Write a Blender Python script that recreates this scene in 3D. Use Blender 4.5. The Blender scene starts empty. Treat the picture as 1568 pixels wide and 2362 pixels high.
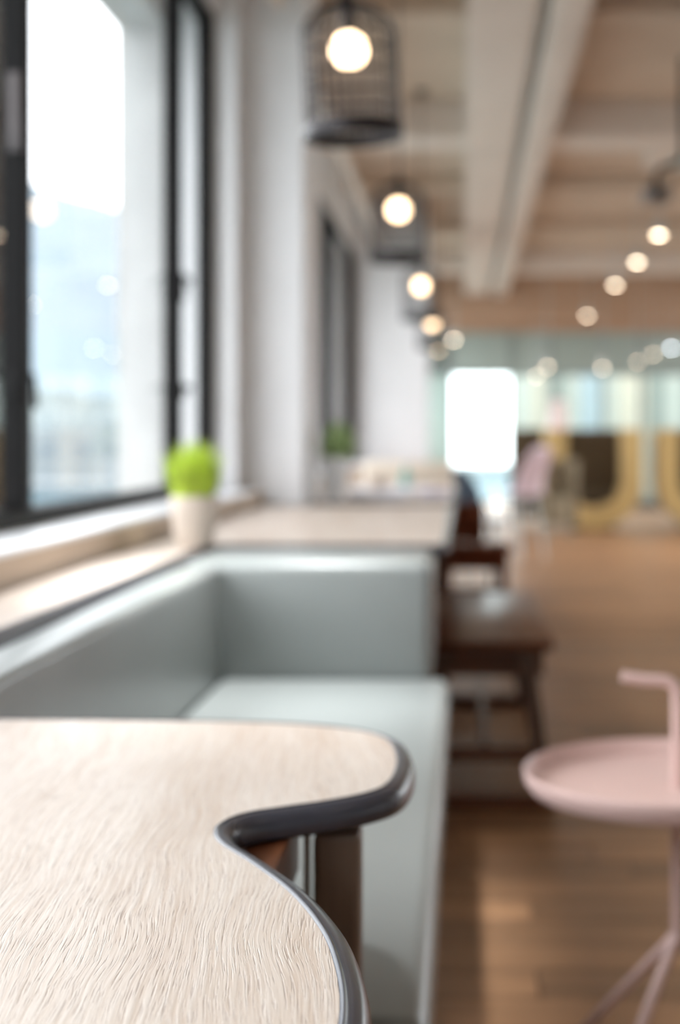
import bpy, bmesh, math, random
from mathutils import Vector, Matrix
random.seed(7)
PI = math.pi
S = bpy.context.scene
COL = S.collection

# ------------------------------------------------------------------ camera, world, exposure
cd = bpy.data.cameras.new('camera')
cam = bpy.data.objects.new('camera', cd)
COL.objects.link(cam)
cam.location = (0, 0, 1.08)
cam.rotation_euler = (PI / 2, 0, 0)
cd.sensor_fit = 'VERTICAL'
cd.sensor_height = 36
cd.sensor_width = 24
cd.lens = 50
cd.shift_x = -0.1202
cd.shift_y = -0.0703
cd.clip_start = 0.02
cd.clip_end = 3000
cd.dof.use_dof = True
cd.dof.focus_distance = 0.95
cd.dof.aperture_fstop = 3.3
cd.dof.aperture_blades = 9
S.camera = cam

w = bpy.data.worlds.new('overcast_sky')
S.world = w
w.use_nodes = True
bg = w.node_tree.nodes['Background']
bg.inputs['Color'].default_value = (0.92, 0.96, 1.0, 1)
bg.inputs['Strength'].default_value = 5.2

S.view_settings.view_transform = 'Standard'
S.view_settings.look = 'None'
S.view_settings.gamma = 1
S.view_settings.exposure = 0.26
S.view_settings.use_curve_mapping = False


# ------------------------------------------------------------------ materials
def srgb(r, g, b):
    return tuple((c / 12.92 if c <= .04045 else ((c + .055) / 1.055) ** 2.4) for c in (r / 255, g / 255, b / 255)) + (1,)


def mat(name, col, rough=.5, metal=0, var=0.0, scale=8.0, stretch=(1, 1, 1), emit=None, estr=0, sheen=0,
        bump=0, bscale=60, coat=0, per_object=0.0, spec=.5):
    m = bpy.data.materials.new(name)
    m.use_nodes = True
    nt = m.node_tree
    b = nt.nodes['Principled BSDF']
    b.inputs['Base Color'].default_value = col
    b.inputs['Roughness'].default_value = rough
    b.inputs['Metallic'].default_value = metal
    b.inputs['Specular IOR Level'].default_value = spec
    b.inputs['Coat Weight'].default_value = coat
    b.inputs['Coat Roughness'].default_value = .15
    if sheen:
        b.inputs['Sheen Weight'].default_value = sheen
    if emit:
        b.inputs['Emission Color'].default_value = emit
        b.inputs['Emission Strength'].default_value = estr
    if var or bump:
        tc = nt.nodes.new('ShaderNodeTexCoord')
        mp = nt.nodes.new('ShaderNodeMapping')
        mp.inputs['Scale'].default_value = stretch
        nt.links.new(tc.outputs['Object'], mp.inputs['Vector'])
    if var:
        n = nt.nodes.new('ShaderNodeTexNoise')
        n.inputs['Scale'].default_value = scale
        n.inputs['Detail'].default_value = 5
        nt.links.new(mp.outputs['Vector'], n.inputs['Vector'])
        mx = nt.nodes.new('ShaderNodeMix')
        mx.data_type = 'RGBA'
        mx.inputs['A'].default_value = tuple(c * (1 - var) for c in col[:3]) + (1,)
        mx.inputs['B'].default_value = tuple(min(1, c * (1 + var)) for c in col[:3]) + (1,)
        rp = nt.nodes.new('ShaderNodeMapRange')
        rp.inputs['From Min'].default_value = .3
        rp.inputs['From Max'].default_value = .7
        nt.links.new(n.outputs['Fac'], rp.inputs['Value'])
        nt.links.new(rp.outputs['Result'], mx.inputs['Factor'])
        out = mx.outputs['Result']
        if per_object:
            oi = nt.nodes.new('ShaderNodeObjectInfo')
            hs = nt.nodes.new('ShaderNodeHueSaturation')
            r2 = nt.nodes.new('ShaderNodeMapRange')
            r2.inputs['To Min'].default_value = 1 - per_object
            r2.inputs['To Max'].default_value = 1 + per_object
            nt.links.new(oi.outputs['Random'], r2.inputs['Value'])
            nt.links.new(r2.outputs['Result'], hs.inputs['Value'])
            nt.links.new(out, hs.inputs['Color'])
            out = hs.outputs['Color']
        nt.links.new(out, b.inputs['Base Color'])
    if bump:
        n2 = nt.nodes.new('ShaderNodeTexNoise')
        n2.inputs['Scale'].default_value = bscale
        nt.links.new(mp.outputs['Vector'], n2.inputs['Vector'])
        bp = nt.nodes.new('ShaderNodeBump')
        bp.inputs['Strength'].default_value = bump
        bp.inputs['Distance'].default_value = .002
        nt.links.new(n2.outputs['Fac'], bp.inputs['Height'])
        nt.links.new(bp.outputs['Normal'], b.inputs['Normal'])
    return m


def oak_mat():
    """pale limed oak veneer, grain along Y with wandering figure and open pores"""
    m = bpy.data.materials.new('limed_oak')
    m.use_nodes = True
    nt = m.node_tree
    N = nt.nodes
    L = nt.links.new
    b = N['Principled BSDF']
    tc = N.new('ShaderNodeTexCoord')
    # wander
    wn = N.new('ShaderNodeTexNoise')
    wn.inputs['Scale'].default_value = 5.0
    wn.inputs['Detail'].default_value = 1.5
    ms = N.new('ShaderNodeMapping')
    ms.inputs['Scale'].default_value = (1.6, .8, 1)
    L(tc.outputs['Object'], ms.inputs['Vector'])
    L(ms.outputs['Vector'], wn.inputs['Vector'])
    sub = N.new('ShaderNodeVectorMath'); sub.operation = 'SUBTRACT'
    sub.inputs[1].default_value = (.5, .5, .5)
    L(wn.outputs['Color'], sub.inputs[0])
    scl = N.new('ShaderNodeVectorMath'); scl.operation = 'MULTIPLY'
    scl.inputs[1].default_value = (.055, .0, 0)
    L(sub.outputs[0], scl.inputs[0])
    add = N.new('ShaderNodeVectorMath'); add.operation = 'ADD'
    L(tc.outputs['Object'], add.inputs[0])
    L(scl.outputs[0], add.inputs[1])
    rot = N.new('ShaderNodeMapping')
    rot.inputs['Rotation'].default_value = (0, 0, math.radians(-6))
    L(add.outputs[0], rot.inputs['Vector'])

    def grain(sx, sy, det, f0, f1):
        mp = N.new('ShaderNodeMapping')
        mp.inputs['Scale'].default_value = (sx, sy, 1)
        L(rot.outputs['Vector'], mp.inputs['Vector'])
        n = N.new('ShaderNodeTexNoise')
        n.inputs['Scale'].default_value = 1
        n.inputs['Detail'].default_value = det
        L(mp.outputs['Vector'], n.inputs['Vector'])
        r = N.new('ShaderNodeMapRange')
        r.inputs['From Min'].default_value = f0
        r.inputs['From Max'].default_value = f1
        L(n.outputs['Fac'], r.inputs['Value'])
        return r.outputs['Result']
    broad = grain(14, 1.8, 3, .3, .7)
    fine = grain(300, 9, 2, .3, .75)
    pores = grain(950, 34, 2, .54, .68)

    def mix(fac, a, bcol, t='MIX'):
        x = N.new('ShaderNodeMix'); x.data_type = 'RGBA'; x.blend_type = t
        if isinstance(fac, float):
            x.inputs['Factor'].default_value = fac
        else:
            L(fac, x.inputs['Factor'])
        for k, v in (('A', a), ('B', bcol)):
            if isinstance(v, tuple):
                x.inputs[k].default_value = v
            else:
                L(v, x.inputs[k])
        return x.outputs['Result']
    c = mix(broad, srgb(*OAK[0]), srgb(*OAK[1]))
    f2 = N.new('ShaderNodeMath'); f2.operation = 'MULTIPLY'; f2.inputs[1].default_value = .55
    L(fine, f2.inputs[0])
    c = mix(f2.outputs[0], c, srgb(*OAK[2]))
    p2 = N.new('ShaderNodeMath'); p2.operation = 'MULTIPLY'; p2.inputs[1].default_value = .36
    L(pores, p2.inputs[0])
    c = mix(p2.outputs[0], c, srgb(*OAK[3]))
    L(c, b.inputs['Base Color'])
    b.inputs['Roughness'].default_value = .37
    bp = N.new('ShaderNodeBump')
    bp.invert = True
    bp.inputs['Strength'].default_value = .5
    bp.inputs['Distance'].default_value = .0006
    L(pores, bp.inputs['Height'])
    bp2 = N.new('ShaderNodeBump')
    bp2.inputs['Strength'].default_value = .22
    bp2.inputs['Distance'].default_value = .0008
    L(fine, bp2.inputs['Height'])
    L(bp.outputs['Normal'], bp2.inputs['Normal'])
    L(bp2.outputs['Normal'], b.inputs['Normal'])
    return m


OAK = [(190, 168, 149), (208, 193, 179), (228, 220, 212), (138, 114, 98)]


def glass_mat(name, tint=(1, 1, 1, 1), ior=1.28):
    m = bpy.data.materials.new(name)
    m.use_nodes = True
    nt = m.node_tree
    nt.nodes.remove(nt.nodes['Principled BSDF'])
    o = nt.nodes['Material Output']
    t = nt.nodes.new('ShaderNodeBsdfTransparent')
    t.inputs['Color'].default_value = tint
    g = nt.nodes.new('ShaderNodeBsdfGlossy')
    g.inputs['Roughness'].default_value = 0.0
    f = nt.nodes.new('ShaderNodeFresnel')
    f.inputs['IOR'].default_value = ior
    mx = nt.nodes.new('ShaderNodeMixShader')
    ge = nt.nodes.new('ShaderNodeNewGeometry')
    ir = nt.nodes.new('ShaderNodeMapRange')      # same Fresnel curve on both sides of a thin pane
    ir.inputs['To Min'].default_value = ior
    ir.inputs['To Max'].default_value = 1 / ior
    nt.links.new(ge.outputs['Backfacing'], ir.inputs['Value'])
    nt.links.new(ir.outputs['Result'], f.inputs['IOR'])
    nt.links.new(f.outputs[0], mx.inputs[0])
    nt.links.new(t.outputs[0], mx.inputs[1])
    nt.links.new(g.outputs[0], mx.inputs[2])
    nt.links.new(mx.outputs[0], o.inputs['Surface'])
    return m


def floor_far_mat():
    m = mat('oak_floor_far', srgb(*FLOOR), .42, spec=.35, var=.25, scale=1.2, stretch=(.6, 4, 1))
    nt = m.node_tree
    b = nt.nodes['Principled BSDF']
    br = nt.nodes.new('ShaderNodeTexBrick')
    br.inputs['Scale'].default_value = 1
    br.inputs['Brick Width'].default_value = 1.2
    br.inputs['Row Height'].default_value = .15
    br.inputs['Mortar Size'].default_value = .003
    br.inputs['Color1'].default_value = (1.15, 1.15, 1.15, 1)
    br.inputs['Color2'].default_value = (.75, .75, .75, 1)
    br.inputs['Mortar'].default_value = (.35, .35, .35, 1)
    tc = nt.nodes.new('ShaderNodeTexCoord')
    nt.links.new(tc.outputs['Object'], br.inputs['Vector'])
    mx = nt.nodes.new('ShaderNodeMix'); mx.data_type = 'RGBA'; mx.blend_type = 'MULTIPLY'
    mx.inputs['Factor'].default_value = 1
    src = b.inputs['Base Color'].links[0].from_socket
    nt.links.new(src, mx.inputs['A'])
    nt.links.new(br.outputs['Color'], mx.inputs['B'])
    nt.links.new(mx.outputs['Result'], b.inputs['Base Color'])
    return m


FLOOR = (158, 120, 88)
M = dict(
    oak=oak_mat(),
    rim=mat('graphite_rubber_edge', srgb(58, 60, 70), .27, var=.05, scale=40, spec=.6),
    ledge_side=mat('beige_laminate', srgb(205, 190, 172), .5, var=.04),
    vinyl=mat('sage_grey_vinyl', srgb(139, 144, 142), .33, var=.04, scale=3, bump=.12, bscale=260, spec=.7),
    plinth=mat('dark_bench_plinth', srgb(70, 55, 45), .6, var=.1),
    wall=mat('white_plaster', srgb(228, 228, 229), .8, var=.03, scale=3, bump=.1, bscale=30),
    wall_tan=mat('tan_plaster', srgb(196, 176, 154), .7, var=.04, scale=3),
    sill=mat('white_stone_sill', srgb(236, 238, 240), .3, var=.02),
    ceil=mat('painted_concrete', srgb(206, 186, 166), .85, var=.08, scale=1.3, bump=.2, bscale=12),
    beam=mat('cream_painted_beam', srgb(226, 212, 200), .75, var=.04, scale=2),
    bulk=mat('brown_bulkhead', srgb(186, 152, 126), .75, var=.05, scale=2),
    frame=mat('black_aluminium', srgb(18, 17, 17), .55, metal=0, var=.1, scale=12, spec=.12),
    hinge=mat('grey_metal', srgb(74, 70, 70), .4, metal=.7, var=.1),
    glass=glass_mat('window_glass'),
    pglass=glass_mat('partition_glass', (.93, .97, .96, 1)),
    frost=mat('grey_green_header', srgb(160, 172, 164), .35, var=.06, scale=2),
    putty2=mat('dark_grey_skirting', srgb(96, 98, 94), .6, var=.05),
    putty=mat('warm_grey_casing', srgb(128, 120, 116), .5, var=.05),
    mull=mat('grey_green_metal', srgb(140, 150, 146), .4, metal=.4, var=.08),
    panel_a=mat('pale_green_panel', srgb(206, 213, 208), .6, var=.04),
    panel_b=mat('pale_blue_panel', srgb(184, 203, 214), .6, var=.05),
    panel_c=mat('cream_panel', srgb(222, 218, 204), .6, var=.04),
    panel_d=mat('grey_panel', srgb(158, 168, 164), .6, var=.05),
    walnut=mat('dark_walnut', srgb(104, 62, 38), .3, var=.35, scale=5, stretch=(14, 1.2, 14), bump=.2, bscale=20),
    walnut_v=mat('dark_walnut_upright', srgb(72, 46, 30), .42, var=.35, scale=5, stretch=(12, 12, 1.2)),
    walnut_red=mat('red_brown_wood', srgb(106, 58, 38), .7, var=.3, scale=5, stretch=(10, 2, 10), spec=.2),
    postb=mat('umber_post', srgb(112, 94, 80), .4, var=.12, scale=6, stretch=(10, 10, 1)),
    plank=mat('oak_plank', srgb(*FLOOR), .36, var=.28, scale=3.5, stretch=(.7, 7, 7), per_object=.3, bump=.15, bscale=20),
    floor=floor_far_mat(),
    sub=mat('screed', srgb(60, 45, 34), .9, var=.1),
    pink=mat('powder_pink_steel', srgb(214, 183, 175), .38, var=.02, scale=20),
    pot=mat('cream_ceramic', srgb(222, 208, 194), .5, var=.05, scale=14, bump=.1),
    potw=mat('white_ceramic', srgb(238, 240, 242), .35, var=.02),
    soil=mat('dark_soil', srgb(52, 38, 28), .95, var=.3, scale=60, bump=.6),
    grass=mat('bright_grass', srgb(192, 214, 74), .5, var=.42, scale=14),
    leaf=mat('mid_green_leaf', srgb(178, 204, 146), .5, var=.35, scale=20),
    cage=mat('black_bronze_wire', srgb(38, 33, 34), .4, metal=.5, var=.1, scale=30),
    bulb=mat('warm_globe', (1, .9, .75, 1), .3, emit=(1, .70, .42, 1), estr=7),
    spot=mat('warm_spot', (1, .9, .75, 1), .3, emit=(1, .80, .58, 1), estr=20),
    spot_c=mat('cool_spot', (1, 1, 1, 1), .3, emit=(.82, .93, 1, 1), estr=24),
    gold=mat('mustard_felt', srgb(190, 162, 106), .9, var=.1, scale=8, sheen=.3),
    olive=mat('dark_olive_felt', srgb(74, 62, 44), .95, var=.12, scale=8),
    taupe=mat('taupe_felt', srgb(142, 130, 108), .9, var=.1, scale=8),
    lilac=mat('lilac_shell', srgb(226, 208, 218), .4, var=.03),
    white=mat('white_lacquer', srgb(240, 243, 245), .25, var=.02),
    pale=mat('pale_grey_metal', srgb(196, 200, 198), .35, metal=.3, var=.05),
    navy=mat('dark_blue_shell', srgb(48, 60, 74), .5, var=.1),
    paper=mat('white_paper', srgb(234, 234, 240), .6, var=.02),
    purple=mat('lilac_cover', srgb(182, 168, 206), .45, var=.08, scale=14),
    teal=mat('teal_glaze', srgb(100, 158, 152), .25, var=.1),
    beige=mat('beige_vinyl', srgb(222, 208, 190), .45, var=.04),
    blush=mat('blush_shade', srgb(236, 214, 208), .6, var=.03),
    ext=mat('exterior_render', srgb(188, 189, 188), .85, var=.1, scale=3),
    hill=mat('haze_tinted_hill', srgb(116, 128, 136), .95, var=.1, scale=.02),  # air haze is put into the hill's base colour
    town_a=mat('pale_town_render', srgb(128, 134, 136), .9, var=.1, scale=.3),
    town_b=mat('grey_teal_render', srgb(92, 114, 122), .9, var=.1, scale=.3),
    town_c=mat('pale_blue_render', srgb(150, 162, 168), .9, var=.06, scale=.3),
    town_w=mat('town_window', srgb(92, 104, 112), .3, var=.1),
    grnd=mat('far_ground', srgb(120, 134, 134), .95, var=.2, scale=.05),
)


# ------------------------------------------------------------------ mesh helpers
def box(bm, a, b, bev=0, seg=3, mtx=None):
    lo = [min(a[i], b[i]) for i in range(3)]
    hi = [max(a[i], b[i]) for i in range(3)]
    r = bmesh.ops.create_cube(bm, size=1)
    vs = r['verts']
    for v in vs:
        v.co = Vector([lo[i] + (v.co[i] + .5) * (hi[i] - lo[i]) for i in range(3)])
    if bev:
        es = list({e for v in vs for e in v.link_edges})
        rr = bmesh.ops.bevel(bm, geom=es, offset=bev, segments=seg, profile=.5, affect='EDGES')
        vs = list({v for f in rr['faces'] for v in f.verts} | {v for v in vs if v.is_valid})
    if mtx:
        for v in vs:
            v.co = mtx @ v.co
    return bm


def tube(bm, pts, r, n=12, caps=True):
    pts = [Vector(p) for p in pts]
    rad = r if isinstance(r, (list, tuple)) else [r] * len(pts)
    rings = []
    up = None
    for i, p in enumerate(pts):
        if i == 0:
            d = pts[1] - pts[0]
        elif i == len(pts) - 1:
            d = pts[-1] - pts[-2]
        else:
            d = (pts[i + 1] - p).normalized() + (p - pts[i - 1]).normalized()
        d.normalize()
        if up is None:
            up = Vector((0, 0, 1)) if abs(d.z) < .9 else Vector((1, 0, 0))
        s = d.cross(up).normalized()
        up = s.cross(d).normalized()
        rings.append([bm.verts.new(p + rad[i] * (math.cos(2 * PI * k / n) * s + math.sin(2 * PI * k / n) * up)) for k in range(n)])
    for a, b in zip(rings, rings[1:]):
        for k in range(n):
            bm.faces.new((a[k], a[(k + 1) % n], b[(k + 1) % n], b[k]))
    if caps:
        bm.faces.new(rings[0][::-1])
        bm.faces.new(rings[-1])
    return bm


def lathe(bm, prof, n=40, c=(0, 0, 0)):
    rings = []
    for r, z in prof:
        if r < 1e-6:
            rings.append([bm.verts.new((c[0], c[1], c[2] + z))])
        else:
            rings.append([bm.verts.new((c[0] + r * math.cos(2 * PI * k / n), c[1] + r * math.sin(2 * PI * k / n), c[2] + z)) for k in range(n)])
    for a, b in zip(rings, rings[1:]):
        for k in range(n):
            k2 = (k + 1) % n
            if len(a) == 1 and len(b) == 1:
                continue
            if len(a) == 1:
                bm.faces.new((a[0], b[k], b[k2]))
            elif len(b) == 1:
                bm.faces.new((a[k], a[k2], b[0]))
            else:
                bm.faces.new((a[k], a[k2], b[k2], b[k]))
    return bm


def ring(bm, c, R, r, n=40, m=8):
    g = [[bm.verts.new((c[0] + (R + r * math.cos(2 * PI * j / m)) * math.cos(2 * PI * i / n),
                        c[1] + (R + r * math.cos(2 * PI * j / m)) * math.sin(2 * PI * i / n),
                        c[2] + r * math.sin(2 * PI * j / m))) for j in range(m)] for i in range(n)]
    for i in range(n):
        for j in range(m):
            bm.faces.new((g[i][j], g[(i + 1) % n][j], g[(i + 1) % n][(j + 1) % m], g[i][(j + 1) % m]))
    return bm


def B():
    return bmesh.new()


def obj(name, bm, m, parent=None, smooth=True, mats=None):
    bmesh.ops.recalc_face_normals(bm, faces=bm.faces)
    me = bpy.data.meshes.new(name)
    bm.to_mesh(me)
    bm.free()
    me.materials.append(m)
    o = bpy.data.objects.new(name, me)
    COL.objects.link(o)
    if parent:
        o.parent = parent
    if smooth:
        me.polygons.foreach_set('use_smooth', [True] * len(me.polygons))
        try:
            me.set_sharp_from_angle(angle=math.radians(38))
        except Exception:
            pass
    return o


def tag(o, label, cat, group=None):
    o['label'] = label
    o['category'] = cat
    if group:
        o['group'] = group
    return o


def thing(name, label, cat, loc=(0, 0, 0), rz=0, group=None):
    o = bpy.data.objects.new(name, None)
    COL.objects.link(o)
    o.location = loc
    o.rotation_euler = (0, 0, rz)
    o.empty_display_size = .1
    return tag(o, label, cat, group)


def struct(name, bm, m, smooth=False):
    o = obj(name, bm, m, None, smooth)
    o['kind'] = 'structure'
    return o


def dup(root, loc, rz=None, label=None, group=None):
    def cp(o, par):
        c = o.copy()
        COL.objects.link(c)
        c.parent = par
        for ch in o.children:
            cp(ch, c)
        return c
    r = cp(root, None)
    r.location = loc
    if rz is not None:
        r.rotation_euler = (0, 0, rz)
    if label:
        r['label'] = label
    if group:
        r['group'] = group
    return r


def spline(pts, per=10, closed=False):
    """Catmull-Rom through 2-D points"""
    out = []
    n = len(pts)
    for i in range(n if closed else n - 1):
        g = lambda k: pts[k % n] if closed else pts[max(0, min(n - 1, k))]
        p0, p1, p2, p3 = g(i - 1), g(i), g(i + 1), g(i + 2)
        for s in range(per):
            t = s / per
            out.append(tuple(.5 * (2 * p1[k] + (p2[k] - p0[k]) * t + (2 * p0[k] - 5 * p1[k] + 4 * p2[k] - p3[k]) * t * t
                                   + (3 * p1[k] - p0[k] - 3 * p2[k] + p3[k]) * t ** 3) for k in (0, 1)))
    if not closed:
        out.append(tuple(pts[-1]))
    return out


def area2(p):
    return sum(p[i][0] * p[(i + 1) % len(p)][1] - p[(i + 1) % len(p)][0] * p[i][1] for i in range(len(p))) / 2


def inset(poly, d):
    """offset a CCW polygon inwards by d"""
    n = len(poly)
    out = []
    for i in range(n):
        a, b, c = Vector(poly[i - 1]), Vector(poly[i]), Vector(poly[(i + 1) % n])
        e1 = (b - a).normalized()
        e2 = (c - b).normalized()
        n1 = Vector((-e1.y, e1.x))
        n2 = Vector((-e2.y, e2.x))
        m = (n1 + n2)
        m.normalize()
        k = max(.4, m.dot(n1))
        out.append(b + m * d / k)
    return out


RIM = [(.0200, -.0010), (.0192, .0002), (.0180, .0010), (.0166, .0012), (.0154, .0004), (.0146, -.0004), (.0130, -.0002), (.0100, -.0010), (.0070, -.0024), (.0045, -.0042),
       (.0022, -.0072), (.0008, -.0105), (.0000, -.0140), (.0000, -.0215), (.0014, -.0245), (.0040, -.0260), (.0200, -.0260)]


def slab(parent, outline, z, inner_name='wood_top', rim_name='edge_band'):
    if area2(outline) < 0:
        outline = outline[::-1]
    bm = B()
    rows = []
    for d, h in RIM:
        q = inset(outline, d)
        rows.append([bm.verts.new((p[0], p[1], z + h)) for p in q])
    n = len(outline)
    for a, b in zip(rows, rows[1:]):
        for k in range(n):
            bm.faces.new((a[k], a[(k + 1) % n], b[(k + 1) % n], b[k]))
    r = obj(rim_name, bm, M['rim'], parent)
    bm = B()
    q = inset(outline, .0196)
    top = [bm.verts.new((p[0], p[1], z)) for p in q]
    bot = [bm.verts.new((p[0], p[1], z - .0255)) for p in q]
    bm.faces.new(top)
    bm.faces.new(bot[::-1])
    for k in range(n):
        bm.faces.new((top[k], bot[k], bot[(k + 1) % n], top[(k + 1) % n]))
    t = obj(inner_name, bm, M['oak'], parent, smooth=False)
    return t, r


# ------------------------------------------------------------------ the setting
Y0, Y1, XR = -4.0, 22.0, 5.6
# floor: sub-floor, smooth-laid far part and separate planks near
bm = B()
box(bm, (-1.4, Y0, -.2), (XR, 1.4, 0))
box(bm, (-1.4, 1.4, -.2), (-.66, 7.7, 0))
box(bm, (3.54, 1.4, -.2), (XR, 7.7, 0))
box(bm, (-1.4, 7.7, -.2), (XR, Y1 + .3, 0))
floor = struct('floor', bm, M['floor'])
bm = B(); box(bm, (-.66, 1.4, -.2), (3.54, 7.7, -.016))
obj('subfloor', bm, M['sub'], floor, False)
bm = B(); box(bm, (-.6, -.0735, -.016), (.6, .0735, 0), .0012, 1)
pl0 = obj('plank', bm, M['plank'], floor, False)
first = True
for r in range(42):
    y = 1.4 + .075 + r * .15
    x = -.66 - random.random() * .9
    while x < 3.54:
        x0, x1 = max(x, -.66), min(x + 1.2, 3.54)
        if x1 - x0 > .04:
            o = pl0 if first else pl0.copy()
            if not first:
                COL.objects.link(o)
            first = False
            o.parent = floor
            o.location = ((x0 + x1) / 2, y, 0)
            o.scale = ((x1 - x0 - .003) / 1.2, 1, 1)
        x += 1.2

# ceiling with its beams
bm = B(); box(bm, (-1.4, Y0, 3.5), (XR, Y1 + .3, 3.7))
ceiling = struct('ceiling', bm, M['ceil'])


def part(name, a, b, m, parent, bev=0.0, smooth=False):
    bm = B(); box(bm, a, b, bev, 2)
    return obj(name, bm, m, parent, smooth)


part('long_beam', (.02, Y0, 3.15), (.36, 20.3, 3.5), M['beam'], ceiling, .01)
part('long_beam', (3.6, Y0, 3.15), (3.94, 20.3, 3.5), M['beam'], ceiling, .01)
part('air_duct', (.43, Y0, 3.13), (.62, 20.3, 3.33), M['beam'], ceiling, .03, True)
bm = B(); tube(bm, [(.395, Y0, 3.2), (.395, 20.3, 3.2)], .018, 10)
obj('conduit', bm, M['pale'], ceiling)
bm = B(); tube(bm, [(-.84, Y0, 3.06), (-.84, 14.3, 3.06)], .035, 14)
obj('conduit', bm, M['beam'], ceiling)
for y in (2.1, 10.15, 18.1):
    for (xa, xb) in ((-1.1, .02), (.62, 3.6), (3.94, XR)):
        part('cross_beam', (xa, y, 3.24), (xb, y + .5, 3.5), M['beam'], ceiling, .01)
for y in (5.0, 7.6, 12.9, 15.5):
    for (xa, xb) in ((-1.1, .02), (.62, 3.6), (3.94, XR)):
        part('rib', (xa, y, 3.36), (xb, y + .22, 3.5), M['ceil'], ceiling, .01)
part('bulkhead', (-1.1, 20.3, 2.79), (XR, 20.6, 3.5), M['bulk'], ceiling)
# square air cassette on the ceiling
v = thing('ceiling_cassette', 'pale square air cassette under the ceiling beyond the near cross beam', 'air vent', (1.9, 11.3, 3.30))
part('housing', (-.42, -.42, 0), (.42, .42, .2), M['beam'], v, .02)
part('grille', (-.28, -.28, -.012), (.28, .28, -.002), M['pale'], v, .004)

# left wall: dado, lintel, columns
bm = B()
box(bm, (-1.3, Y0, 0), (-.907, 14.4, .848))
box(bm, (-1.3, 15.2, 0), (-.907, Y1, .848))
wall_left = struct('wall_left', bm, M['wall_tan'])
part('lintel', (-1.3, Y0, 2.95), (-1.09, Y1, 3.5), M['wall'], wall_left)
part('jamb_wall', (-1.3, 6.25, .82), (-1.0, 6.42, 3.5), M['wall'], wall_left)
part('column', (-1.3, 6.42, 0), (-.718, 7.07, 3.5), M['wall'], wall_left, .008)
part('column', (-1.3, 14.4, 0), (-.364, 15.2, 3.5), M['wall'], wall_left, .008)
part('column', (-1.3, -2.6, .82), (-1.0, -2.0, 3.5), M['wall'], wall_left, .008)


def window(n, ya, yb, stiles, sill_gap=0):
    """black framed window in the left wall between ya and yb"""
    bm = B()
    zb, zt = .86, 2.95
    box(bm, (-1.165, ya, zb), (-1.095, yb, zb + .045), .004, 1)
    box(bm, (-1.16, ya, zt - .055), (-1.095, yb, zt), .004, 1)
    win = struct('window_%d' % n, bm, M['frame'])
    for y in stiles:
        part('stile', (-1.20 if n == 2 or y < 4 else -1.16, y, zb + .045), (-1.08 if n == 2 else -1.095, y + .06, zt - .055), M['frame'], win, .005)
    for a, b in zip(stiles, stiles[1:]):
        part('pane', (-1.131, a + .06, zb + .045), (-1.125, b, zt - .055), M['glass'], win)
    part('sill', (-1.16, ya, .848), (-.905, yb, .86), M['sill'], win, .002)
    return win


w1 = window(1, -2.0, 6.25, [-2.0, -.3, 1.6, 3.56, 5.5, 6.19])
w2 = window(2, 7.07, 14.4, [7.07, 8.6, 10.1, 11.66, 14.2])
w3 = window(3, 15.2, Y1, [15.2, 17.4, 19.6, 21.94])
# hardware of the near windows
for (y, z, hh) in ((5.5, 1.62, .11), (5.5, 1.24, .06)):
    bm = B(); box(bm, (-1.095, y + .012, z), (-1.082, y + .048, z + hh), .004, 2)
    tube(bm, [(-1.085, y + .03, z + hh * .8), (-1.06, y + .03, z + hh * .8), (-1.058, y - .02, z + hh * .5)], .007, 8)
    obj('latch', bm, M['frame'], w1)
bm = B(); box(bm, (-1.135, 3.548, 1.80), (-1.10, 3.56, 2.0), .004, 2)
obj('hinge', bm, M['hinge'], w1)
bm = B(); box(bm, (-1.13, 3.545, 1.18), (-1.098, 3.56, 1.26), .004, 2)
tube(bm, [(-1.10, 3.55, 1.24), (-1.07, 3.55, 1.24), (-1.066, 3.55, 1.16)], .007, 8)
obj('latch', bm, M['frame'], w1)

# other walls
bm = B(); box(bm, (-1.4, Y0 - .2, 0), (XR, Y0, 3.5))
struct('wall_back', bm, M['wall'])
YW = 8.0
bm = B()
box(bm, (XR, Y0, 0), (XR + .25, YW, 3.5))
box(bm, (XR, YW, 0), (XR + .25, Y1, .8)); box(bm, (XR, YW, 2.9), (XR + .25, Y1, 3.5))
wr = struct('wall_right', bm, M['wall'])
wb = B(); box(wb, (XR + .02, YW, .8), (XR + .09, Y1, .86)); box(wb, (XR + .02, YW, 2.84), (XR + .09, Y1, 2.9))
w4 = struct('window_4', wb, M['frame'])  # unseen windows added in the right wall to light the far floor
for k in range(5):
    y = YW + 3.0 * k
    part('pier', (XR, y, .8), (XR + .25, y + .5, 2.9), M['wall'], wr)
    part('pane', (XR + .05, y + .5, .86), (XR + .056, min(y + 3.0, Y1), 2.84), M['glass'], w4)

# end wall: glazed partition with header, bright opening and pale panels behind
bm = B()
box(bm, (-1.1, Y1, 2.75), (XR, Y1 + .1, 3.5))
wf = struct('wall_far', bm, M['bulk'])
xs = [-.19, .75, 1.35, 2.15, 2.75, 3.9, 4.8]
px = -1.09
hd = [px] + xs + [XR]
for a, b in zip(hd, hd[1:]):
    part('header_panel', (a + .02, Y1 + .02, 2.13), (b - .02, Y1 + .07, 2.75), M['frost'], wf)
for x in hd[1:-1]:
    part('mullion', (x - .03, Y1, 0), (x + .03, Y1 + .1, 2.75), M['mull'], wf)
part('side_panel', (-1.06, Y1 + .053, .02), (-.22, Y1 + .09, 2.08), M['panel_a'], wf)
bb = B(); box(bb, (.80, Y1 - .03, 0), (XR, Y1, .16)); struct('baseboard_far', bb, M['putty2'])
part('transom', (-1.09, Y1 - .01, 2.08), (XR, Y1 + .09, 2.13), M['mull'], wf)
for i, (a, b) in enumerate(zip(hd, hd[1:])):
    part('pane', (a + .03, Y1 + .045, 0.02), (b - .03, Y1 + .051, 2.08), M['pglass'], wf)
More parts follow.
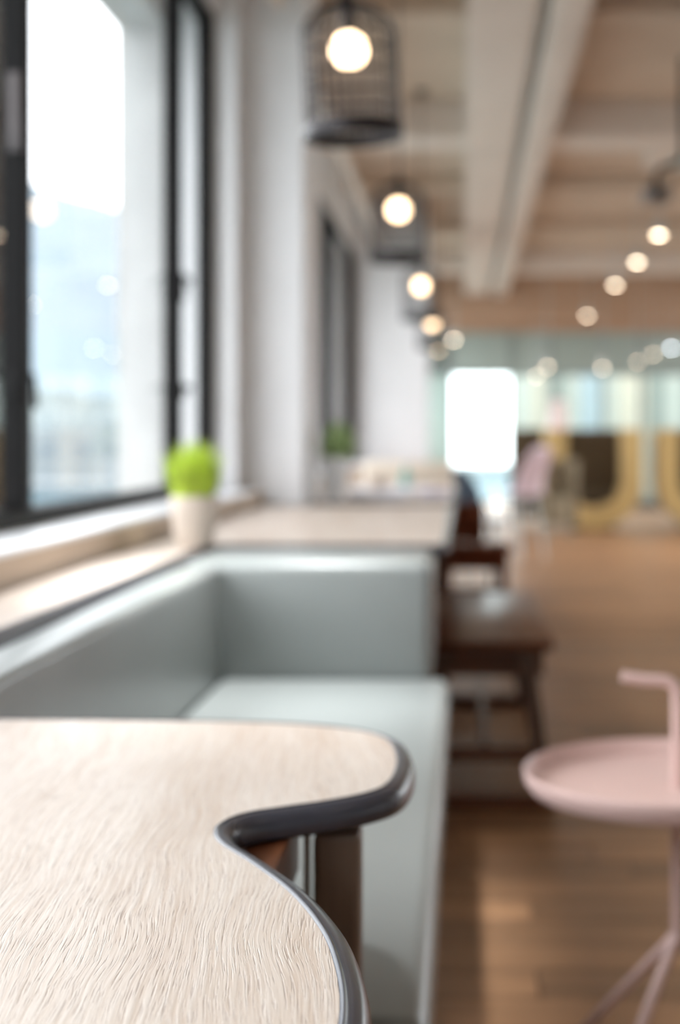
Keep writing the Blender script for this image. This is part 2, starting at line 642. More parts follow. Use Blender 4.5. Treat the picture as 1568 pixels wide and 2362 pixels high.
# panels behind the glass
bm = B(); box(bm, (.8, Y1 + 1.9, 0), (XR, Y1 + 2.0, 3.2))
wp = struct('trim_1', bm, M['panel_d'])
seq = [('panel_a', .3), ('panel_c', .2), ('panel_a', .18), ('panel_d', .2), ('panel_a', .22), ('panel_b', .42), ('panel_a', .22), ('panel_c', .5),
       ('panel_d', .3), ('panel_a', .28), ('panel_d', .3), ('panel_c', .6), ('panel_a', .4), ('panel_b', .4), ('panel_a', .5), ('panel_d', .4)]
x = .85
for nm, wd in seq:
    part('panel', (x + .01, Y1 + 1.82 - random.random() * .06, .05), (x + wd - .01, Y1 + 1.9, 2.5), M[nm], wp)
    x += wd
bm = B(); box(bm, (-1.4, Y1 + .3, -.2), (XR, Y1 + 3, 0))
struct('floor_1', bm, M['floor']).name = 'floor_beyond_glass'

# ------------------------------------------------------------------ outside
bm = B()
box(bm, (-1.52, 6.24, -3), (-1.31, 6.9, 3.4), .01, 1)
fin = struct('trim_2', bm, M['ext'])
part('eave', (-1.52, Y0, 2.89), (-1.30, 6.24, 3.4), M['ext'], fin)
part('fin', (-1.62, 13.9, -3), (-1.31, 14.7, 3.4), M['ext'], fin, .01)
part('eave', (-1.52, 6.9, 2.89), (-1.30, 13.9, 3.4), M['ext'], fin)
part('eave', (-1.30, Y0, 3.1), (-1.16, 6.24, 3.4), M['ext'], fin)
bm = B(); box(bm, (-1600, -300, -41), (1600, 1700, -40))
struct('ground_outside', bm, M['grnd'])


def hill(name, cx, cy, rx, ry, h, label):
    bm = B()
    nx, ny = 44, 26
    g = []
    for j in range(ny):
        row = []
        for i in range(nx):
            u, v = i / (nx - 1) * 2 - 1, j / (ny - 1) * 2 - 1
            k = max(0, math.cos(u * PI / 2)) ** .9 * max(0, math.cos(v * PI / 2)) ** .8
            z = h * k * (1 + .06 * math.sin(u * 9 + 1) + .04 * math.sin(v * 7 + u * 15))
            row.append(bm.verts.new((cx + u * rx, cy + v * ry, -40 + z)))
        g.append(row)
    for j in range(ny - 1):
        for i in range(nx - 1):
            bm.faces.new((g[j][i], g[j][i + 1], g[j + 1][i + 1], g[j + 1][i]))
    o = obj(name, bm, M['hill'], None, True)
    tag(o, label, 'hill')


hill('haze_tinted_hill', -420, 930, 400, 260, 262, 'hill coloured haze blue, seen through the near left window')


def building(x, y, wd, dp, zt, m, label, cat='building'):
    t = thing('town_building', label, cat, (x, y, -40))
    H = zt + 40
    part('walls', (-wd / 2, -dp / 2, 0), (wd / 2, dp / 2, H), M[m], t)
    part('roof', (-wd / 2 - .3, -dp / 2 - .3, H), (wd / 2 + .3, dp / 2 + .3, H + .5), M['town_a'], t)
    for zz in range(1, 5):
        z = H - zz * 3.4
        for k in range(int(wd // 4)):
            xx = -wd / 2 + 2 + k * 4
            part('window', (xx - .8, -dp / 2 - .05, z), (xx + .8, -dp / 2 + .02, z + 1.6), M['town_w'], t)
    return t


building(-62, 190, 18, 14, 7.2, 'town_a', 'tall pale building at the left of the window view below the hill')
building(-44, 175, 14, 14, 5.8, 'town_a', 'pale building nearest the outer fin in the window view')
building(-36, 128, 9, 10, -3.2, 'town_b', 'low grey teal block at the bottom of the near window view')
building(8, 90, 40, 12, -1.0, 'town_c', 'pale blue grey block seen low through the far glass door')

# ------------------------------------------------------------------ near table with scalloped edge
T = thing('cafe_table', 'pale oak table in the foreground with scalloped graphite edge', 'table', (-.3, 1.0, 0))
out_pts = [(-.300, 1.738), (-.20, 1.722), (-.115, 1.685), (-.071, 1.628), (-.0535, 1.54), (-.0515, 1.455), (-.0605, 1.394), (-.0818, 1.357), (-.1165, 1.327),
           (-.1543, 1.304), (-.184, 1.285), (-.1965, 1.262), (-.1975, 1.238), (-.1877, 1.208), (-.1586, 1.161), (-.1232, 1.0985), (-.0979, 1.042),
           (-.0773, .982), (-.0643, .925), (-.0558, .868), (-.0530, .81), (-.056, .74), (-.066, .67), (-.088, .60), (-.125, .535), (-.17, .48),
           (-.196, .43), (-.19, .38), (-.16, .33), (-.12, .27), (-.10, .20)]
edge = spline(out_pts, 8)
table_outline = edge + [(-.14, .12), (-.22, .08), (-.588, .08), (-.588, 1.75), (-.45, 1.748)]
table_outline = [(x + .3, y - 1.0) for x, y in table_outline]
slab(T, table_outline, .74)


def tb(name, a, b, m, bev=.003):
    part(name, (a[0] + .3, a[1] - 1, a[2]), (b[0] + .3, b[1] - 1, b[2]), m, T, bev)


tb('base_panel', (-.56, 1.365, 0), (-.178, 1.395, .705), M['walnut_v'])
tb('metal_strip', (-.154, 1.37, 0), (-.148, 1.385, .705), M['pale'], .001)
tb('post', (-.143, 1.352, 0), (-.0985, 1.40, .705), M['postb'], .006)
tb('base_panel', (-.56, .35, 0), (-.25, .38, .705), M['walnut_v'])
tb('apron', (-.56, .36, .66), (-.16, 1.39, .713), M['walnut'], .002)
bm = B(); lathe(bm, [(0, .703), (.055, .703), (.06, .706), (.06, .713), (0, .713)], 36, (-.128 + .3, 1.44 - 1, 0))
obj('pale_disc', bm, M['pale'], T)  # pale round plate under the table lobe

# ------------------------------------------------------------------ L-shaped bench
Bn = thing('corner_bench', 'sage grey vinyl corner bench with low backrests behind the table', 'bench', (0, 2.6, 0))


def bp(name, a, b, m, bev, seg=5):
    bm = B(); box(bm, (a[0], a[1] - 2.6, a[2]), (b[0], b[1] - 2.6, b[2]), bev, seg)
    return obj(name, bm, m, Bn, True)


bp('seat', (-.604, 1.425, .37), (-.034, 3.51, .494), M['vinyl'], .028)
bp('backrest', (-.695, 1.425, .48), (-.600, 3.93, .771), M['vinyl'], .014)
bp('backrest', (-.690, 3.50, .48), (-.076, 3.935, .782), M['vinyl'], .030)
bp('plinth', (-.60, 1.46, 0), (-.06, 3.50, .375), M['vinyl'], .01, 2)
bp('rear_panel', (-.69, 3.52, 0), (-.10, 3.92, .485), M['plinth'], .004, 2)

# ------------------------------------------------------------------ worktop ledge (L-shaped), second table, panel under it
W = thing('window_ledge', 'long pale oak ledge along the window wrapping behind the bench', 'worktop', (-.5, 5, 0))
c = []
for k in range(9):          # rounded inner corner
    a = PI / 2 * k / 8
    c.append((-.66 - .04 * math.cos(a), 3.92 + .04 * math.sin(a)))
oc = []
for k in range(7):          # outer right-hand corner
    a = -PI / 2 + PI / 2 * k / 6
    oc.append((-.085 + .045 * math.cos(a), 4.005 + .045 * math.sin(a)))
lo = [(-.70, -.9)] + c + oc + [(-.04, 6.41), (-.905, 6.41), (-.905, -.9)]
slab(W, [(x + .5, y - 5) for x, y in lo], .787)
part('support_panel', (.27, -.92, 0), (.29, 1.36, .758), M['walnut_v'], W, .003)
part('support_panel', (-.40, -5.85, 0), (-.37, -1.08, .758), M['ledge_side'], W, .003)

T2 = thing('far_ledge_table', 'pale oak table beyond the first column with papers on it', 'table', (-.5, 8, 0))
slab(T2, [(x + .5, y - 8) for x, y in [(-.04, 6.56), (-.04, 9.55), (-.86, 9.55), (-.86, 7.1), (-.713, 7.1), (-.713, 6.56)]], .787)
for (x, y) in ((-.64, 6.7), (-.10, 6.7), (-.64, 9.4), (-.10, 9.4)):
    part('leg', (x + .5 - .025, y - 8 - .025, 0), (x + .5 + .025, y - 8 + .025, .762), M['walnut_v'], T2, .003)
Bb = thing('beige_booth_back', 'low beige padded bench beyond the table of papers', 'bench', (-.4, 9.9, 0))
part('backrest', (-.3, -.1, .4), (.33, .02, .93), M['beige'], Bb, .03, True)
part('seat', (-.3, .02, .30), (.33, .5, .44), M['beige'], Bb, .02, True)
part('base', (-.28, -.08, 0), (.31, .46, .31), M['plinth'], Bb, .005)

# ------------------------------------------------------------------ plants
def blades(bm, n, R, h, lean, wd, seed, z0=0, seg=4):
    rnd = random.Random(seed)
    for _ in range(n):
        a = rnd.random() * 2 * PI
        r = R * math.sqrt(rnd.random())
        x, y = r * math.cos(a), r * math.sin(a)
        a2 = a + rnd.uniform(-.6, .6)
        ln = lean * (r / R) * rnd.uniform(.5, 1.2) + rnd.uniform(0, .015)
        hh = h * rnd.uniform(.45, 1.1) * (1 - .25 * (r / R) ** 2)
        sx, sy = -math.sin(a2), math.cos(a2)
        prev = None
        for s in range(seg + 1):
            t = s / seg
            ww = wd * (1 - t ** 1.6) * .5 + .0001
            p = Vector((x + math.cos(a2) * ln * t ** 1.6, y + math.sin(a2) * ln * t ** 1.6, z0 + hh * (t - .12 * t * t)))
            q = (bm.verts.new(p + Vector((sx * ww, sy * ww, 0))), bm.verts.new(p - Vector((sx * ww, sy * ww, 0))))
            if prev:
                bm.faces.new((prev[0], prev[1], q[1], q[0]))
            prev = q


G = thing('grass_plant', 'bright green grass plant in a cream pot on the window ledge', 'plant', (-.742, 3.93, .787))
bm = B(); lathe(bm, [(0, .0), (.050, 0), (.053, .003), (.066, .125), (.068, .135), (.064, .138), (.060, .134), (.058, .118), (0, .118)], 48)
obj('pot', bm, M['pot'], G)
bm = B(); lathe(bm, [(0, .119), (.058, .119), (.058, .124), (0, .127)], 30)
obj('soil', bm, M['soil'], G)
bm = B(); blades(bm, 1000, .054, .20, .044, .0048, 3, .122)
g = obj('grass', bm, M['grass'], G); g['kind'] = 'stuff'

G2 = thing('leafy_plant', 'small leafy green plant in a white pot beside the first column', 'plant', (-.604, 6.72, .7885))
G2.scale = (.84, .84, 1.08)
bm = B(); lathe(bm, [(0, 0), (.058, 0), (.062, .004), (.078, .18), (.080, .19), (.075, .194), (.070, .188), (.068, .165), (0, .165)], 40)
obj('pot', bm, M['potw'], G2)
bm = B(); lathe(bm, [(0, .166), (.068, .166), (.068, .172), (0, .175)], 30)
obj('soil', bm, M['soil'], G2)
bm = B()
rnd = random.Random(5)
for _ in range(260):
    d = Vector((rnd.gauss(0, 1), rnd.gauss(0, 1), abs(rnd.gauss(0, 1)) + .1)).normalized()
    p = Vector((0.02, 0, .19)) + Vector((d.x * .13, d.y * .11, d.z * .15)) * rnd.uniform(.5, 1)
    s = rnd.uniform(.014, .025)
    a = d.cross(Vector((0, 0, 1))).normalized()
    b2 = (d + Vector((rnd.uniform(-.7, .7), rnd.uniform(-.7, .7), rnd.uniform(-.2, .7)))).normalized()
    vs = [bm.verts.new(p + a * s * u + b2 * s * 1.5 * v_) for u, v_ in ((0, -1), (.8, -.3), (.7, .5), (0, 1.1), (-.7, .5), (-.8, -.3))]
    bm.faces.new(vs)
f = obj('leaves', bm, M['leaf'], G2); f['kind'] = 'stuff'
bm = B()
for k in range(14):
    a = k * 2.4
    tube(bm, [(.01 * math.cos(a), .01 * math.sin(a), .17), (.02 + .05 * math.cos(a), .05 * math.sin(a), .24)], .0015, 5)
obj('stems', bm, M['leaf'], G2)
cp = thing('cream_cup', 'cream cup standing right of the white plant pot', 'cup', (-.47, 7.60, .7885))
bm = B(); lathe(bm, [(0, 0), (.035, 0), (.045, .01), (.05, .11), (.047, .11), (.042, .015), (0, .01)], 32)
obj('body', bm, M['pot'], cp)
bm = B(); tube(bm, [(.046, 0, .09), (.075, 0, .085), (.08, 0, .055), (.07, 0, .03), (.043, 0, .028)], .005, 8)
obj('handle', bm, M['pot'], cp)

# papers, magazines, bottle on the far table
mg = []
for i, (x, y, wd, dp, rz, z, h, m, lb) in enumerate([
        (-.42, 7.15, .30, .42, .05, .7885, .022, 'paper', 'thick white magazine nearest the plant on the far table'),
        (-.42, 7.17, .28, .40, -.08, .8108, .016, 'paper', 'white magazine lying on top of the thick white one'),
        (-.145, 7.3, .15, .30, .05, .7885, .030, 'purple', 'lilac covered book right of the white magazines'),
        (-.40, 8.1, .42, .30, -.1, .7885, .020, 'paper', 'white folder in the middle of the far table')]):
    t = thing('magazine', lb, 'magazine', (x, y, z), rz, 'papers on the far table')
    part('pages', (-wd / 2 + .003, -dp / 2 + .003, .001), (wd / 2 - .003, dp / 2 - .003, h - .001), M['paper'], t, .001)
    part('cover', (-wd / 2, -dp / 2, h - .001), (wd / 2, dp / 2, h), M[m], t)
    part('cover', (-wd / 2, -dp / 2, 0), (wd / 2, dp / 2, .001), M[m], t)
t = thing('teal_bottle', 'small teal bottle near the far end of the table of papers', 'bottle', (-.36, 8.95, .787))
bm = B(); lathe(bm, [(0, 0), (.028, 0), (.032, .006), (.032, .07), (.026, .09), (.012, .105), (.011, .125), (.014, .128), (.014, .134), (0, .134)], 28)
obj('body', bm, M['teal'], t)
bm = B(); lathe(bm, [(0, .134), (.012, .134), (.012, .146), (0, .148)], 20)
obj('stopper', bm, M['pot'], t)

# ------------------------------------------------------------------ pendants: bird cages with globe bulbs
def make_pendant(loc, label):
    t = thing('birdcage_pendant', label, 'pendant lamp', loc, 0, 'birdcage pendants along the window')
    R, zs, zt = .128, .265, .355        # origin at the base centre
    bm = B()
    n = 28
    for k in range(n):
        a = 2 * PI * k / n
        pts = [(R * math.cos(a), R * math.sin(a), 0), (R * math.cos(a), R * math.sin(a), zs)]
        for s in range(1, 8):
            th = PI / 2 * s / 8
            pts.append((R * math.cos(th) * math.cos(a), R * math.cos(th) * math.sin(a), zs + (zt - zs) * math.sin(th)))
        tube(bm, pts, .0024, 5, False)
    obj('wire_cage', bm, M['cage'], t)
    for z, r in ((.05, .0026), (.10, .0026), (.15, .0026), (.21, .0026), (zs, .0034)):
        bm = B(); ring(bm, (0, 0, z), R, r, 40, 6)
        obj('hoop', bm, M['cage'], t)
    bm = B(); lathe(bm, [(.120, -.016), (.134, -.016), (.136, -.012), (.136, .020), (.134, .024), (.126, .024), (.120, .018), (.120, -.016)], 48)
    obj('base_rim', bm, M['cage'], t)
    bm = B()
    for k in range(-7, 8):
        x = k * .016
        l = math.sqrt(.120 ** 2 - x * x)
        tube(bm, [(x, -l, -.006), (x, l, -.006)], .0022, 5)
    obj('base_grid', bm, M['cage'], t)
    bm = B(); lathe(bm, [(0, zt + .03), (.012, zt + .028), (.02, zt + .01), (.026, zt - .012), (.024, zt - .016), (0, zt - .01)], 24)
    obj('crown', bm, M['cage'], t)
    bm = B(); tube(bm, [(0, 0, zt + .02), (0, 0, 3.5 - loc[2])], .0042, 8)
    obj('cord', bm, M['cage'], t)
    bm = B(); lathe(bm, [(0, 3.47 - loc[2]), (.04, 3.47 - loc[2]), (.05, 3.5 - loc[2]), (0, 3.5 - loc[2])], 24)
    obj('ceiling_rose', bm, M['cage'], t)
    bm = B(); lathe(bm, [(0, .350), (.012, .345), (.016, .32), (.021, .29), (.021, .272), (0, .272)], 24)
    obj('socket', bm, M['cage'], t)
    bm = B()
    prof = [(.0475 * math.sin(PI * k / 16), .228 - .0475 * math.cos(PI * k / 16)) for k in range(17)]
    prof[0] = (0, prof[0][1]); prof[-1] = (0, prof[-1][1])
    lathe(bm, prof, 32)
    obj('bulb', bm, M['bulb'], t)
    return t


zc = 1.92
p1 = make_pendant((-.300, 3.9, zc), 'nearest black birdcage pendant with glowing globe bulb')
p1.rotation_euler = (math.radians(1.5), math.radians(-3), 0)
for x, y, lb in ((-.300, 6.6, 'second black birdcage pendant, just below and right of the nearest'),
                 (-.292, 9.86, 'third birdcage pendant, its globe beside the top of the far column'),
                 (-.284, 12.96, 'fourth birdcage pendant in the row along the window'),
                 (-.290, 16.5, 'farthest and smallest birdcage pendant of the row')):
    q = dup(p1, (x, y, zc), None, lb)
    q.rotation_euler = (0, 0, random.random())

# ------------------------------------------------------------------ spot lamps
def make_spot(loc, m, label, group, r=.034, cat='ceiling lamp', watts=0, cone=120, lc=(1, .955, .90)):
    t = thing('spot_lamp', label, cat, loc, 0, group)
    bm = B(); lathe(bm, [(r * 1.15, 0), (r * 1.3, .0), (r * 1.3, .09), (r * .9, .12), (0, .125)], 28)
    obj('housing', bm, M['pale'], t)
    bm = B(); lathe(bm, [(0, -.012), (r * .8, -.008), (r * 1.14, .004), (r * 1.14, .012), (0, .012)], 24)
    obj('lens', bm, m, t)
    bm = B(); tube(bm, [(0, 0, .12), (0, 0, 3.5 - loc[2])], .006, 8)
    obj('stem', bm, M['pale'], t)
    if watts:
        ld = bpy.data.lights.new('beam', 'SPOT')
        ld.energy = watts
        ld.color = lc
        ld.spot_size = math.radians(cone)
        ld.spot_blend = 1
        ld.shadow_soft_size = .1
        lo = bpy.data.objects.new('beam', ld)
        COL.objects.link(lo)
        lo.parent = t
        lo.location = (0, 0, -.03)
    return t


for (x, y, lb) in ((1.640, 11.93, 'round warm spot lamp highest at the right edge of the row'),
                   (1.682, 13.76, 'second warm spot lamp from the right in the slanting row'),
                   (1.690, 15.80, 'third warm spot lamp from the right in the slanting row'),
                   (1.716, 19.70, 'lowest leftmost warm spot lamp of the slanting row')):
    make_spot((x, y, 2.80), M['spot'], lb, 'warm spot lamps in the right half of the ceiling', .036, watts=58, cone=100)
# unseen lamps added above the frame to light the floor and bench
for y in (-1.6, 1.1, 3.8, 6.5, 9.2):
    make_spot((1.66, y, 2.80), M['spot'], 'added unseen fill lamp in line with the right-hand row, %s above the picture' % {-1.6: 'behind the viewer,', 1.1: 'over the near floor,', 3.8: 'over the tray table side,', 6.5: 'third from the top of view,', 9.2: 'next to the visible row,'}[y], 'added fill lamps above the frame on the right', .036, watts=5)
for x in (3.0,):  # unseen lamps added right of the frame, mainly to brighten the far floor
    for y in (2.0, 6.0, 10.0, 14.0, 18.0):      # 18 m is dimmed
        make_spot((x + .2, y, 2.80), M['spot'], 'added unseen fill lamp outside the right edge, %s' % {2.0: 'nearest the viewer', 6.0: 'level with the leafy plant', 10.0: 'level with the round stool', 14.0: 'level with the far column', 18.0: 'before the glazed wall'}[y], 'added fill lamps beyond the right edge', .036, watts=(25 if y > 16 else 10 if y < 7 else 60), cone=100)
for y in (.2, 2.0, 2.9, 3.35):  # unseen overhead lamps added to brighten the bench seat
    make_spot((-.12 if y == 2.0 else -.48, y, 3.05), M['spot'], 'added unseen fill lamp %s' % {.2: 'over the near end of the oak table', 2.0: 'over the scalloped corner of the oak table', 2.9: 'over the middle of the corner bench', 3.35: 'over the bend of the window ledge'}[y], 'added fill lamps over the corner bench', .036, watts={.2: 3, 2.0: 100, 2.9: 350, 3.35: 350}[y], cone=31, lc=(.96, .98, 1))
for (x, y, z, m, r, lb) in ((-.130, 20.0, 2.49, 'spot', .036, 'small warm lamp beside the farthest birdcage pendant'),
                         (1.190, 20.1, 2.115, 'spot', .030, 'small warm lamp before the grey green header right of the bright opening'),
                         (1.08, 20.9, 2.02, 'spot', .020, 'faint lamp just left of the small warm one over the panels'),
                         (1.960, 20.0, 2.09, 'spot', .026, 'small warm lamp above the dark mouth of the gold pod'),
                         (2.45, 20.0, 2.18, 'spot', .018, 'faint lamp leftmost of the cluster by the right edge'),
                         (2.66, 19.9, 2.28, 'spot', .020, 'faint lamp in the middle of the cluster by the right edge'),
                         (2.93, 20.0, 2.375, 'spot_c', .036, 'cool white lamp at the right edge of the far cluster')):
    make_spot((x, y, z), M[m], lb, 'small lamps along the far glazed wall', r)

# grey ceiling projector hanging from a bent arm
t = thing('ceiling_projector', 'grey box projector hanging from a bent arm at upper right', 'projector', (1.22, 9.0, 2.58))
part('body', (-.08, -.10, 0), (.08, .10, .10), M['putty'], t, .015, True)
bm = B(); tube(bm, [(0, -.12, .05), (0, -.10, .05)], .03, 18); obj('lens', bm, M['frame'], t)
bm = B(); tube(bm, [(0, 0, .10), (0, 0, .17), (.03, 0, .22), (.10, 0, .24), (.16, 0, .27), (.17, 0, .34), (.17, 0, .92)], .018, 10)
obj('arm', bm, M['frame'], t)

# ------------------------------------------------------------------ walnut bench and chairs
t = thing('wooden_bench', 'long dark walnut bench with splayed legs right of the corner bench', 'bench', (.066, 4.95, 0))
part('seat', (-.214, -.64, .438), (.214, .74, .472), M['walnut'], t, .012, True)
for s in (-1, 1):
    part('side_rail', (s * .17 - .012, -.55, .36), (s * .17 + .012, .62, .438), M['walnut'], t, .003)
for y in (-.58, .62):
    part('end_rail', (-.182, y, .355), (.182, y + .024, .438), M['walnut'], t, .003)
for sy in (-1, 1):
    for sx in (-1, 1):
        bm = B()
        y = -.60 if sy < 0 else .66
        tp = Vector((sx * .125, y, .438)); bt = Vector((sx * .175, y + sy * .18, .03))
        for a_, b_ in ((tp, bt),):
            w0, w1_ = .026, .020
            vs = []
            for p, w_ in ((a_, w0), (b_, w1_)):
                vs.append([bm.verts.new((p.x + i * w_, p.y + j * w_, p.z)) for i, j in ((-1, -1), (1, -1), (1, 1), (-1, 1))])
            bm.faces.new(vs[0]); bm.faces.new(vs[1][::-1])
            for k in range(4):
                bm.faces.new((vs[0][k], vs[0][(k + 1) % 4], vs[1][(k + 1) % 4], vs[1][k]))
        obj('leg', bm, M['walnut_v'], t, False)
    y = -.60 - .076 if sy < 0 else .66 + .076
    part('stretcher', (-.15, y - .062 * 1 - .012 if sy < 0 else y + .05, .13), (.15, y - .05 if sy < 0 else y + .074, .17), M['walnut'], t, .003)
    y = -.60 - .18 if sy < 0 else .66 + .18
    part('floor_bar', (-.205, y - .035, 0), (.205, y + .035, .045), M['walnut'], t, .006)  # dark bar across the leg ends at floor level
part('long_stretcher', (-.012, -.67, .14), (.012, .73, .17), M['walnut'], t, .003)

t = thing('wooden_chair', 'red brown wooden chair with low back beyond the walnut bench', 'chair', (.06, 8.3, 0))
part('seat', (-.20, -.18, .43), (.22, .20, .47), M['walnut_red'], t, .012, True)
part('backrest', (-.19, -.20, .50), (.065, -.175, .72), M['walnut_red'], t, .012, True)
part('apron', (-.18, -.165, .335), (.20, -.145, .432), M['walnut_red'], t, .003)
part('apron', (-.18, .15, .335), (.20, .17, .432), M['walnut_red'], t, .003)
for x in (-.15, .01):
    part('back_post', (x - .014, -.20, .46), (x + .014, -.176, .60), M['walnut_red'], t, .003)
for sx, sy in ((-1, -1), (1, -1), (1, 1), (-1, 1)):
    bm = B(); tube(bm, [(sx * .15 + .01, sy * .14, .44), (sx * .18 + .01, sy * .17, 0)], [.030, .020], 12)
    obj('leg', bm, M['walnut_red'], t)
for sy in (-1, 1):
    part('stretcher', (-.155, sy * .155 - .01, .18), (.175, sy * .155 + .01, .205), M['walnut_red'], t, .003)


def shell_chair(name, label, loc, rz, m, legm, w_=.40, zs=.46, zt=.82):
    t = thing(name, label, 'chair', loc, rz)
    bm = B()
    nu, nv = 14, 16
    for thick in (0,):
        g = []
        for j in range(nv + 1):
            v_ = j / nv
            row = []
            for i in range(nu + 1):
                u = i / nu * 2 - 1
                if v_ < .5:
                    s = v_ / .5
                    y = -.21 + .36 * s; z = zs + .03 * (1 - s) ** 2 + .02 * u * u
                else:
                    s = (v_ - .5) / .5
                    y = .15 + .10 * s - .05 * math.cos(PI * s) + .05 - .06 * u * u * math.sin(PI * s)
                    z = zs + (zt - zs) * s + .02 * u * u * (1 - s) - .05 * u ** 4 * s
                ww = w_ / 2 * (.92 + .12 * math.sin(PI * v_)) * (1 - .18 * max(0, (v_ - .75) / .25) ** 2)
                row.append(bm.verts.new((u * ww, y, z)))
            g.append(row)
        for j in range(nv):
            for i in range(nu):
                bm.faces.new((g[j][i], g[j][i + 1], g[j + 1][i + 1], g[j + 1][i]))
    o = obj('shell', bm, m, t)
    md = o.modifiers.new('thickness', 'SOLIDIFY'); md.thickness = .012
    for sx, sy in ((-1, -1), (1, -1), (1, 1), (-1, 1)):
        bm = B(); tube(bm, [(sx * .10, sy * .09, zs - .006), (sx * (w_ / 2 - .01), sy * .20, 0)], .011, 10)
        obj('leg', bm, legm, t)
    bm = B(); ring(bm, (0, 0, zs - .10), .125, .007, 30, 8)
    obj('brace', bm, legm, t)
    return t


shell_chair('shell_chair', 'lilac shell chair with pale legs before the olive screen', (.52, 12.9, 0), -2.6, M['lilac'], M['pale'], .29, .58, 1.02)
shell_chair('shell_chair', 'dark blue shell chair behind the red brown wooden chair', (.06, 10.6, 0), .3, M['navy'], M['pale'], .24, .60, .86)
t = thing('round_stool', 'small glossy white round stool behind the red brown chair', 'stool', (.205, 10.1, 0))
bm = B(); lathe(bm, [(0, .47), (.10, .47), (.125, .485), (.13, .51), (.115, .53), (0, .535)], 36); obj('seat', bm, M['white'], t)
bm = B(); tube(bm, [(0, 0, .01), (0, 0, .475)], .02, 16); obj('pedestal', bm, M['pale'], t)
bm = B(); lathe(bm, [(0, .018), (.10, .012), (.115, .004), (.115, 0), (0, 0)], 36); obj('foot', bm, M['pale'], t)

# ------------------------------------------------------------------ gold pods, olive screen, taupe chair, blush lamp
def make_pod(loc, label):
    t = thing('lounge_pod', label, 'armchair', loc, 0, 'gold U-shaped pods')
    Ro, Ri, zt = .575, .33, 1.21
    def U(R, zc_, n=24):
        pts = [(R, zt)]
        pts += [(R * math.cos(-PI * k / n), zc_ + R * math.sin(-PI * k / n)) for k in range(n + 1)]
        pts.append((-R, zt))
        return pts
    zc_ = .58
    o_, i_ = U(Ro, zc_), U(Ri, zc_ + .03)
    bm = B()
    loops = []
    for (pp, y, s) in ((o_, 0.03, 1), (o_, .0, .985), (i_, .0, 1.03), (i_, .03, 1), (i_, .55, 1), (o_, .60, 1)):
        loops.append([bm.verts.new((x * s, y, z if k in (0, len(pp) - 1) else zc_ + (z - zc_) * s + .005)) for k, (x, z) in enumerate(pp)])
    n = len(o_)
    for a, b in zip(loops, loops[1:] + loops[:1]):
        for k in range(n - 1):
            bm.faces.new((a[k], a[k + 1], b[k + 1], b[k]))
    for e in (0, n - 1):
        bm.faces.new([l[e] for l in loops])
    obj('shell', bm, M['gold'], t)
    bm = B()
    f_ = [bm.verts.new((x * .99, .28, z)) for x, z in i_]
    b_ = [bm.verts.new((x * .99, .52, z)) for x, z in i_]
    bm.faces.new(f_); bm.faces.new(b_[::-1])
    for k in range(n):
        bm.faces.new((f_[k], f_[(k + 1) % n], b_[(k + 1) % n], b_[k]))
    obj('back_cushion', bm, M['olive'], t, False)
    bm = B(); box(bm, (-.27, .04, .335), (.27, .28, .45), .03, 3)
    obj('seat_cushion', bm, M['olive'], t)
    bm = B(); box(bm, (-.26, .08, 0), (.26, .5, .03), .004, 1)
    obj('foot', bm, M['olive'], t, False)
    return t


pa = make_pod((1.56, 16.9, 0), 'gold U-shaped pod with dark seat at middle right')
dup(pa, (2.90, 16.9, 0), None, 'gold U-shaped pod cut by the right edge of the picture')
t = thing('low_screen', 'dark olive low screen left of the gold pod', 'screen', (.80, 17.6, 0))
part('panel', (-.22, -.03, .12), (.2, .03, 1.22), M['olive'], t, .02, True)
for x in (-.15, .13):
    part('foot', (x - .02, -.16, 0), (x + .02, .16, .125), M['mull'], t, .004)
t = thing('tub_chair', 'taupe tub chair in front of the gold pod left arm', 'armchair', (1.08, 15.9, 0))
bm = B()
prof_n = 20
lo_, hi_ = [], []
for k in range(prof_n + 1):
    a = -PI * .15 + PI * 1.3 * k / prof_n
    lo_.append(((.20 * math.cos(a), .20 * math.sin(a)), (.15 * math.cos(a), .15 * math.sin(a))))
rows = []
for (oo, ii) in lo_:
    rows.append([bm.verts.new((oo[0], oo[1], .14)), bm.verts.new((oo[0] * 1.05, oo[1] * 1.05, .86)), bm.verts.new((ii[0] * 1.05, ii[1] * 1.05, .87)), bm.verts.new((ii[0], ii[1], .14))])
for a, b in zip(rows, rows[1:]):
    for k in range(4):
        bm.faces.new((a[k], a[(k + 1) % 4], b[(k + 1) % 4], b[k]))
bm.faces.new(rows[0]); bm.faces.new(rows[-1][::-1])
obj('backrest', bm, M['taupe'], t)
bm = B(); lathe(bm, [(0, .14), (.148, .14), (.15, .40), (.13, .45), (0, .46)], 30); obj('seat', bm, M['taupe'], t)
for k in range(4):
    a = PI / 4 + k * PI / 2
    bm = B(); tube(bm, [(.13 * math.cos(a), .13 * math.sin(a), .145), (.17 * math.cos(a), .17 * math.sin(a), 0)], .012, 8); obj('leg', bm, M['mull'], t)
t = thing('floor_lamp', 'floor lamp with blush shade behind the gold pod', 'lamp', (1.22, 18.2, 0))
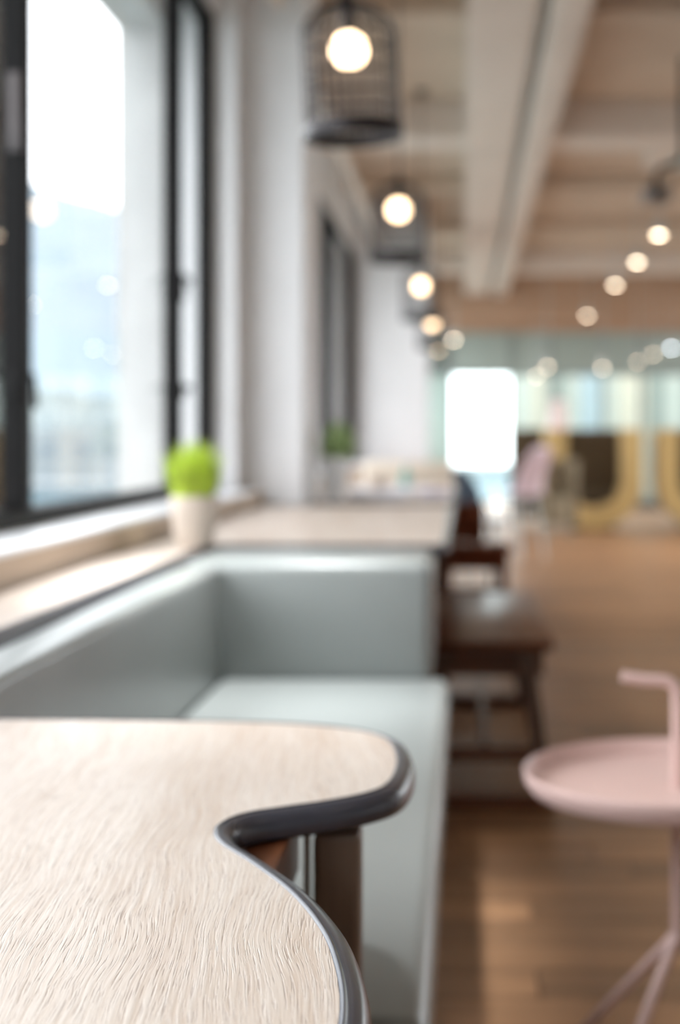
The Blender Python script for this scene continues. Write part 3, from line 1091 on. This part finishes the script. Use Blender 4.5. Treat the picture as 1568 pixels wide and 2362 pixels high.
bm = B(); lathe(bm, [(0, 0), (.13, 0), (.13, .012), (.02, .03), (0, .03)], 30); obj('base', bm, M['pale'], t)
bm = B(); tube(bm, [(0, 0, .02), (0, 0, 1.25)], .011, 10); obj('pole', bm, M['pale'], t)
bm = B(); lathe(bm, [(.15, 1.12), (.08, 1.60), (.078, 1.60), (.146, 1.12), (.15, 1.12)], 30); obj('shade', bm, M['blush'], t)
bm = B(); tube(bm, [(-.085, 0, 1.5), (.085, 0, 1.5)], .004, 6); tube(bm, [(0, 0, 1.25), (0, 0, 1.505)], .006, 6); obj('shade_support', bm, M['pale'], t)

# ------------------------------------------------------------------ pink tray table
t = thing('tray_table', 'powder pink round tray table with bent handle at the right edge', 'side table', (.352, 2.364, 0))
zt = .506
bm = B(); lathe(bm, [(0, zt - .003), (.220, zt - .003), (.231, zt + .000), (.238, zt + .010), (.2405, zt + .026), (.2425, zt + .028), (.2440, zt + .025),
                     (.2415, zt + .008), (.233, zt - .005), (.221, zt - .0075), (0, zt - .0075)], 96, (-.008, 0, 0))
obj('tray', bm, M['pink'], t)
bm = B()
pts = [(.004, 0, .235), (.004, 0, .64)]
for k in range(1, 9):
    a = PI / 2 * k / 8
    pts.append((.004 - .026 + .026 * math.cos(a), 0, .655 + .026 * math.sin(a)))
pts += [(-.05, -.003, .6815), (-.088, -.004, .688)]
tube(bm, pts, .0095, 18)
obj('handle_pole', bm, M['pink'], t)
bm = B(); tube(bm, [(.004, 0, zt - .03), (.004, 0, zt - .006)], .014, 18); obj('collar', bm, M['pink'], t)
for ang in (229, 148, 8):
    a = math.radians(ang)
    bm = B()
    pts = [(.004, 0, .262), (.004 + .012 * math.cos(a), .012 * math.sin(a), .246), (.004 + .22 * math.cos(a), .22 * math.sin(a), .009)]
    tube(bm, pts, .0088, 14)
    lg = obj('leg', bm, M['pink'], t)
    bm = B(); c_ = (.004 + .22 * math.cos(a), .22 * math.sin(a), 0)
    lathe(bm, [(0, 0), (.011, 0), (.012, .004), (.010, .014), (0, .018)], 16, c_)
    obj('foot', bm, M['pink'], lg)
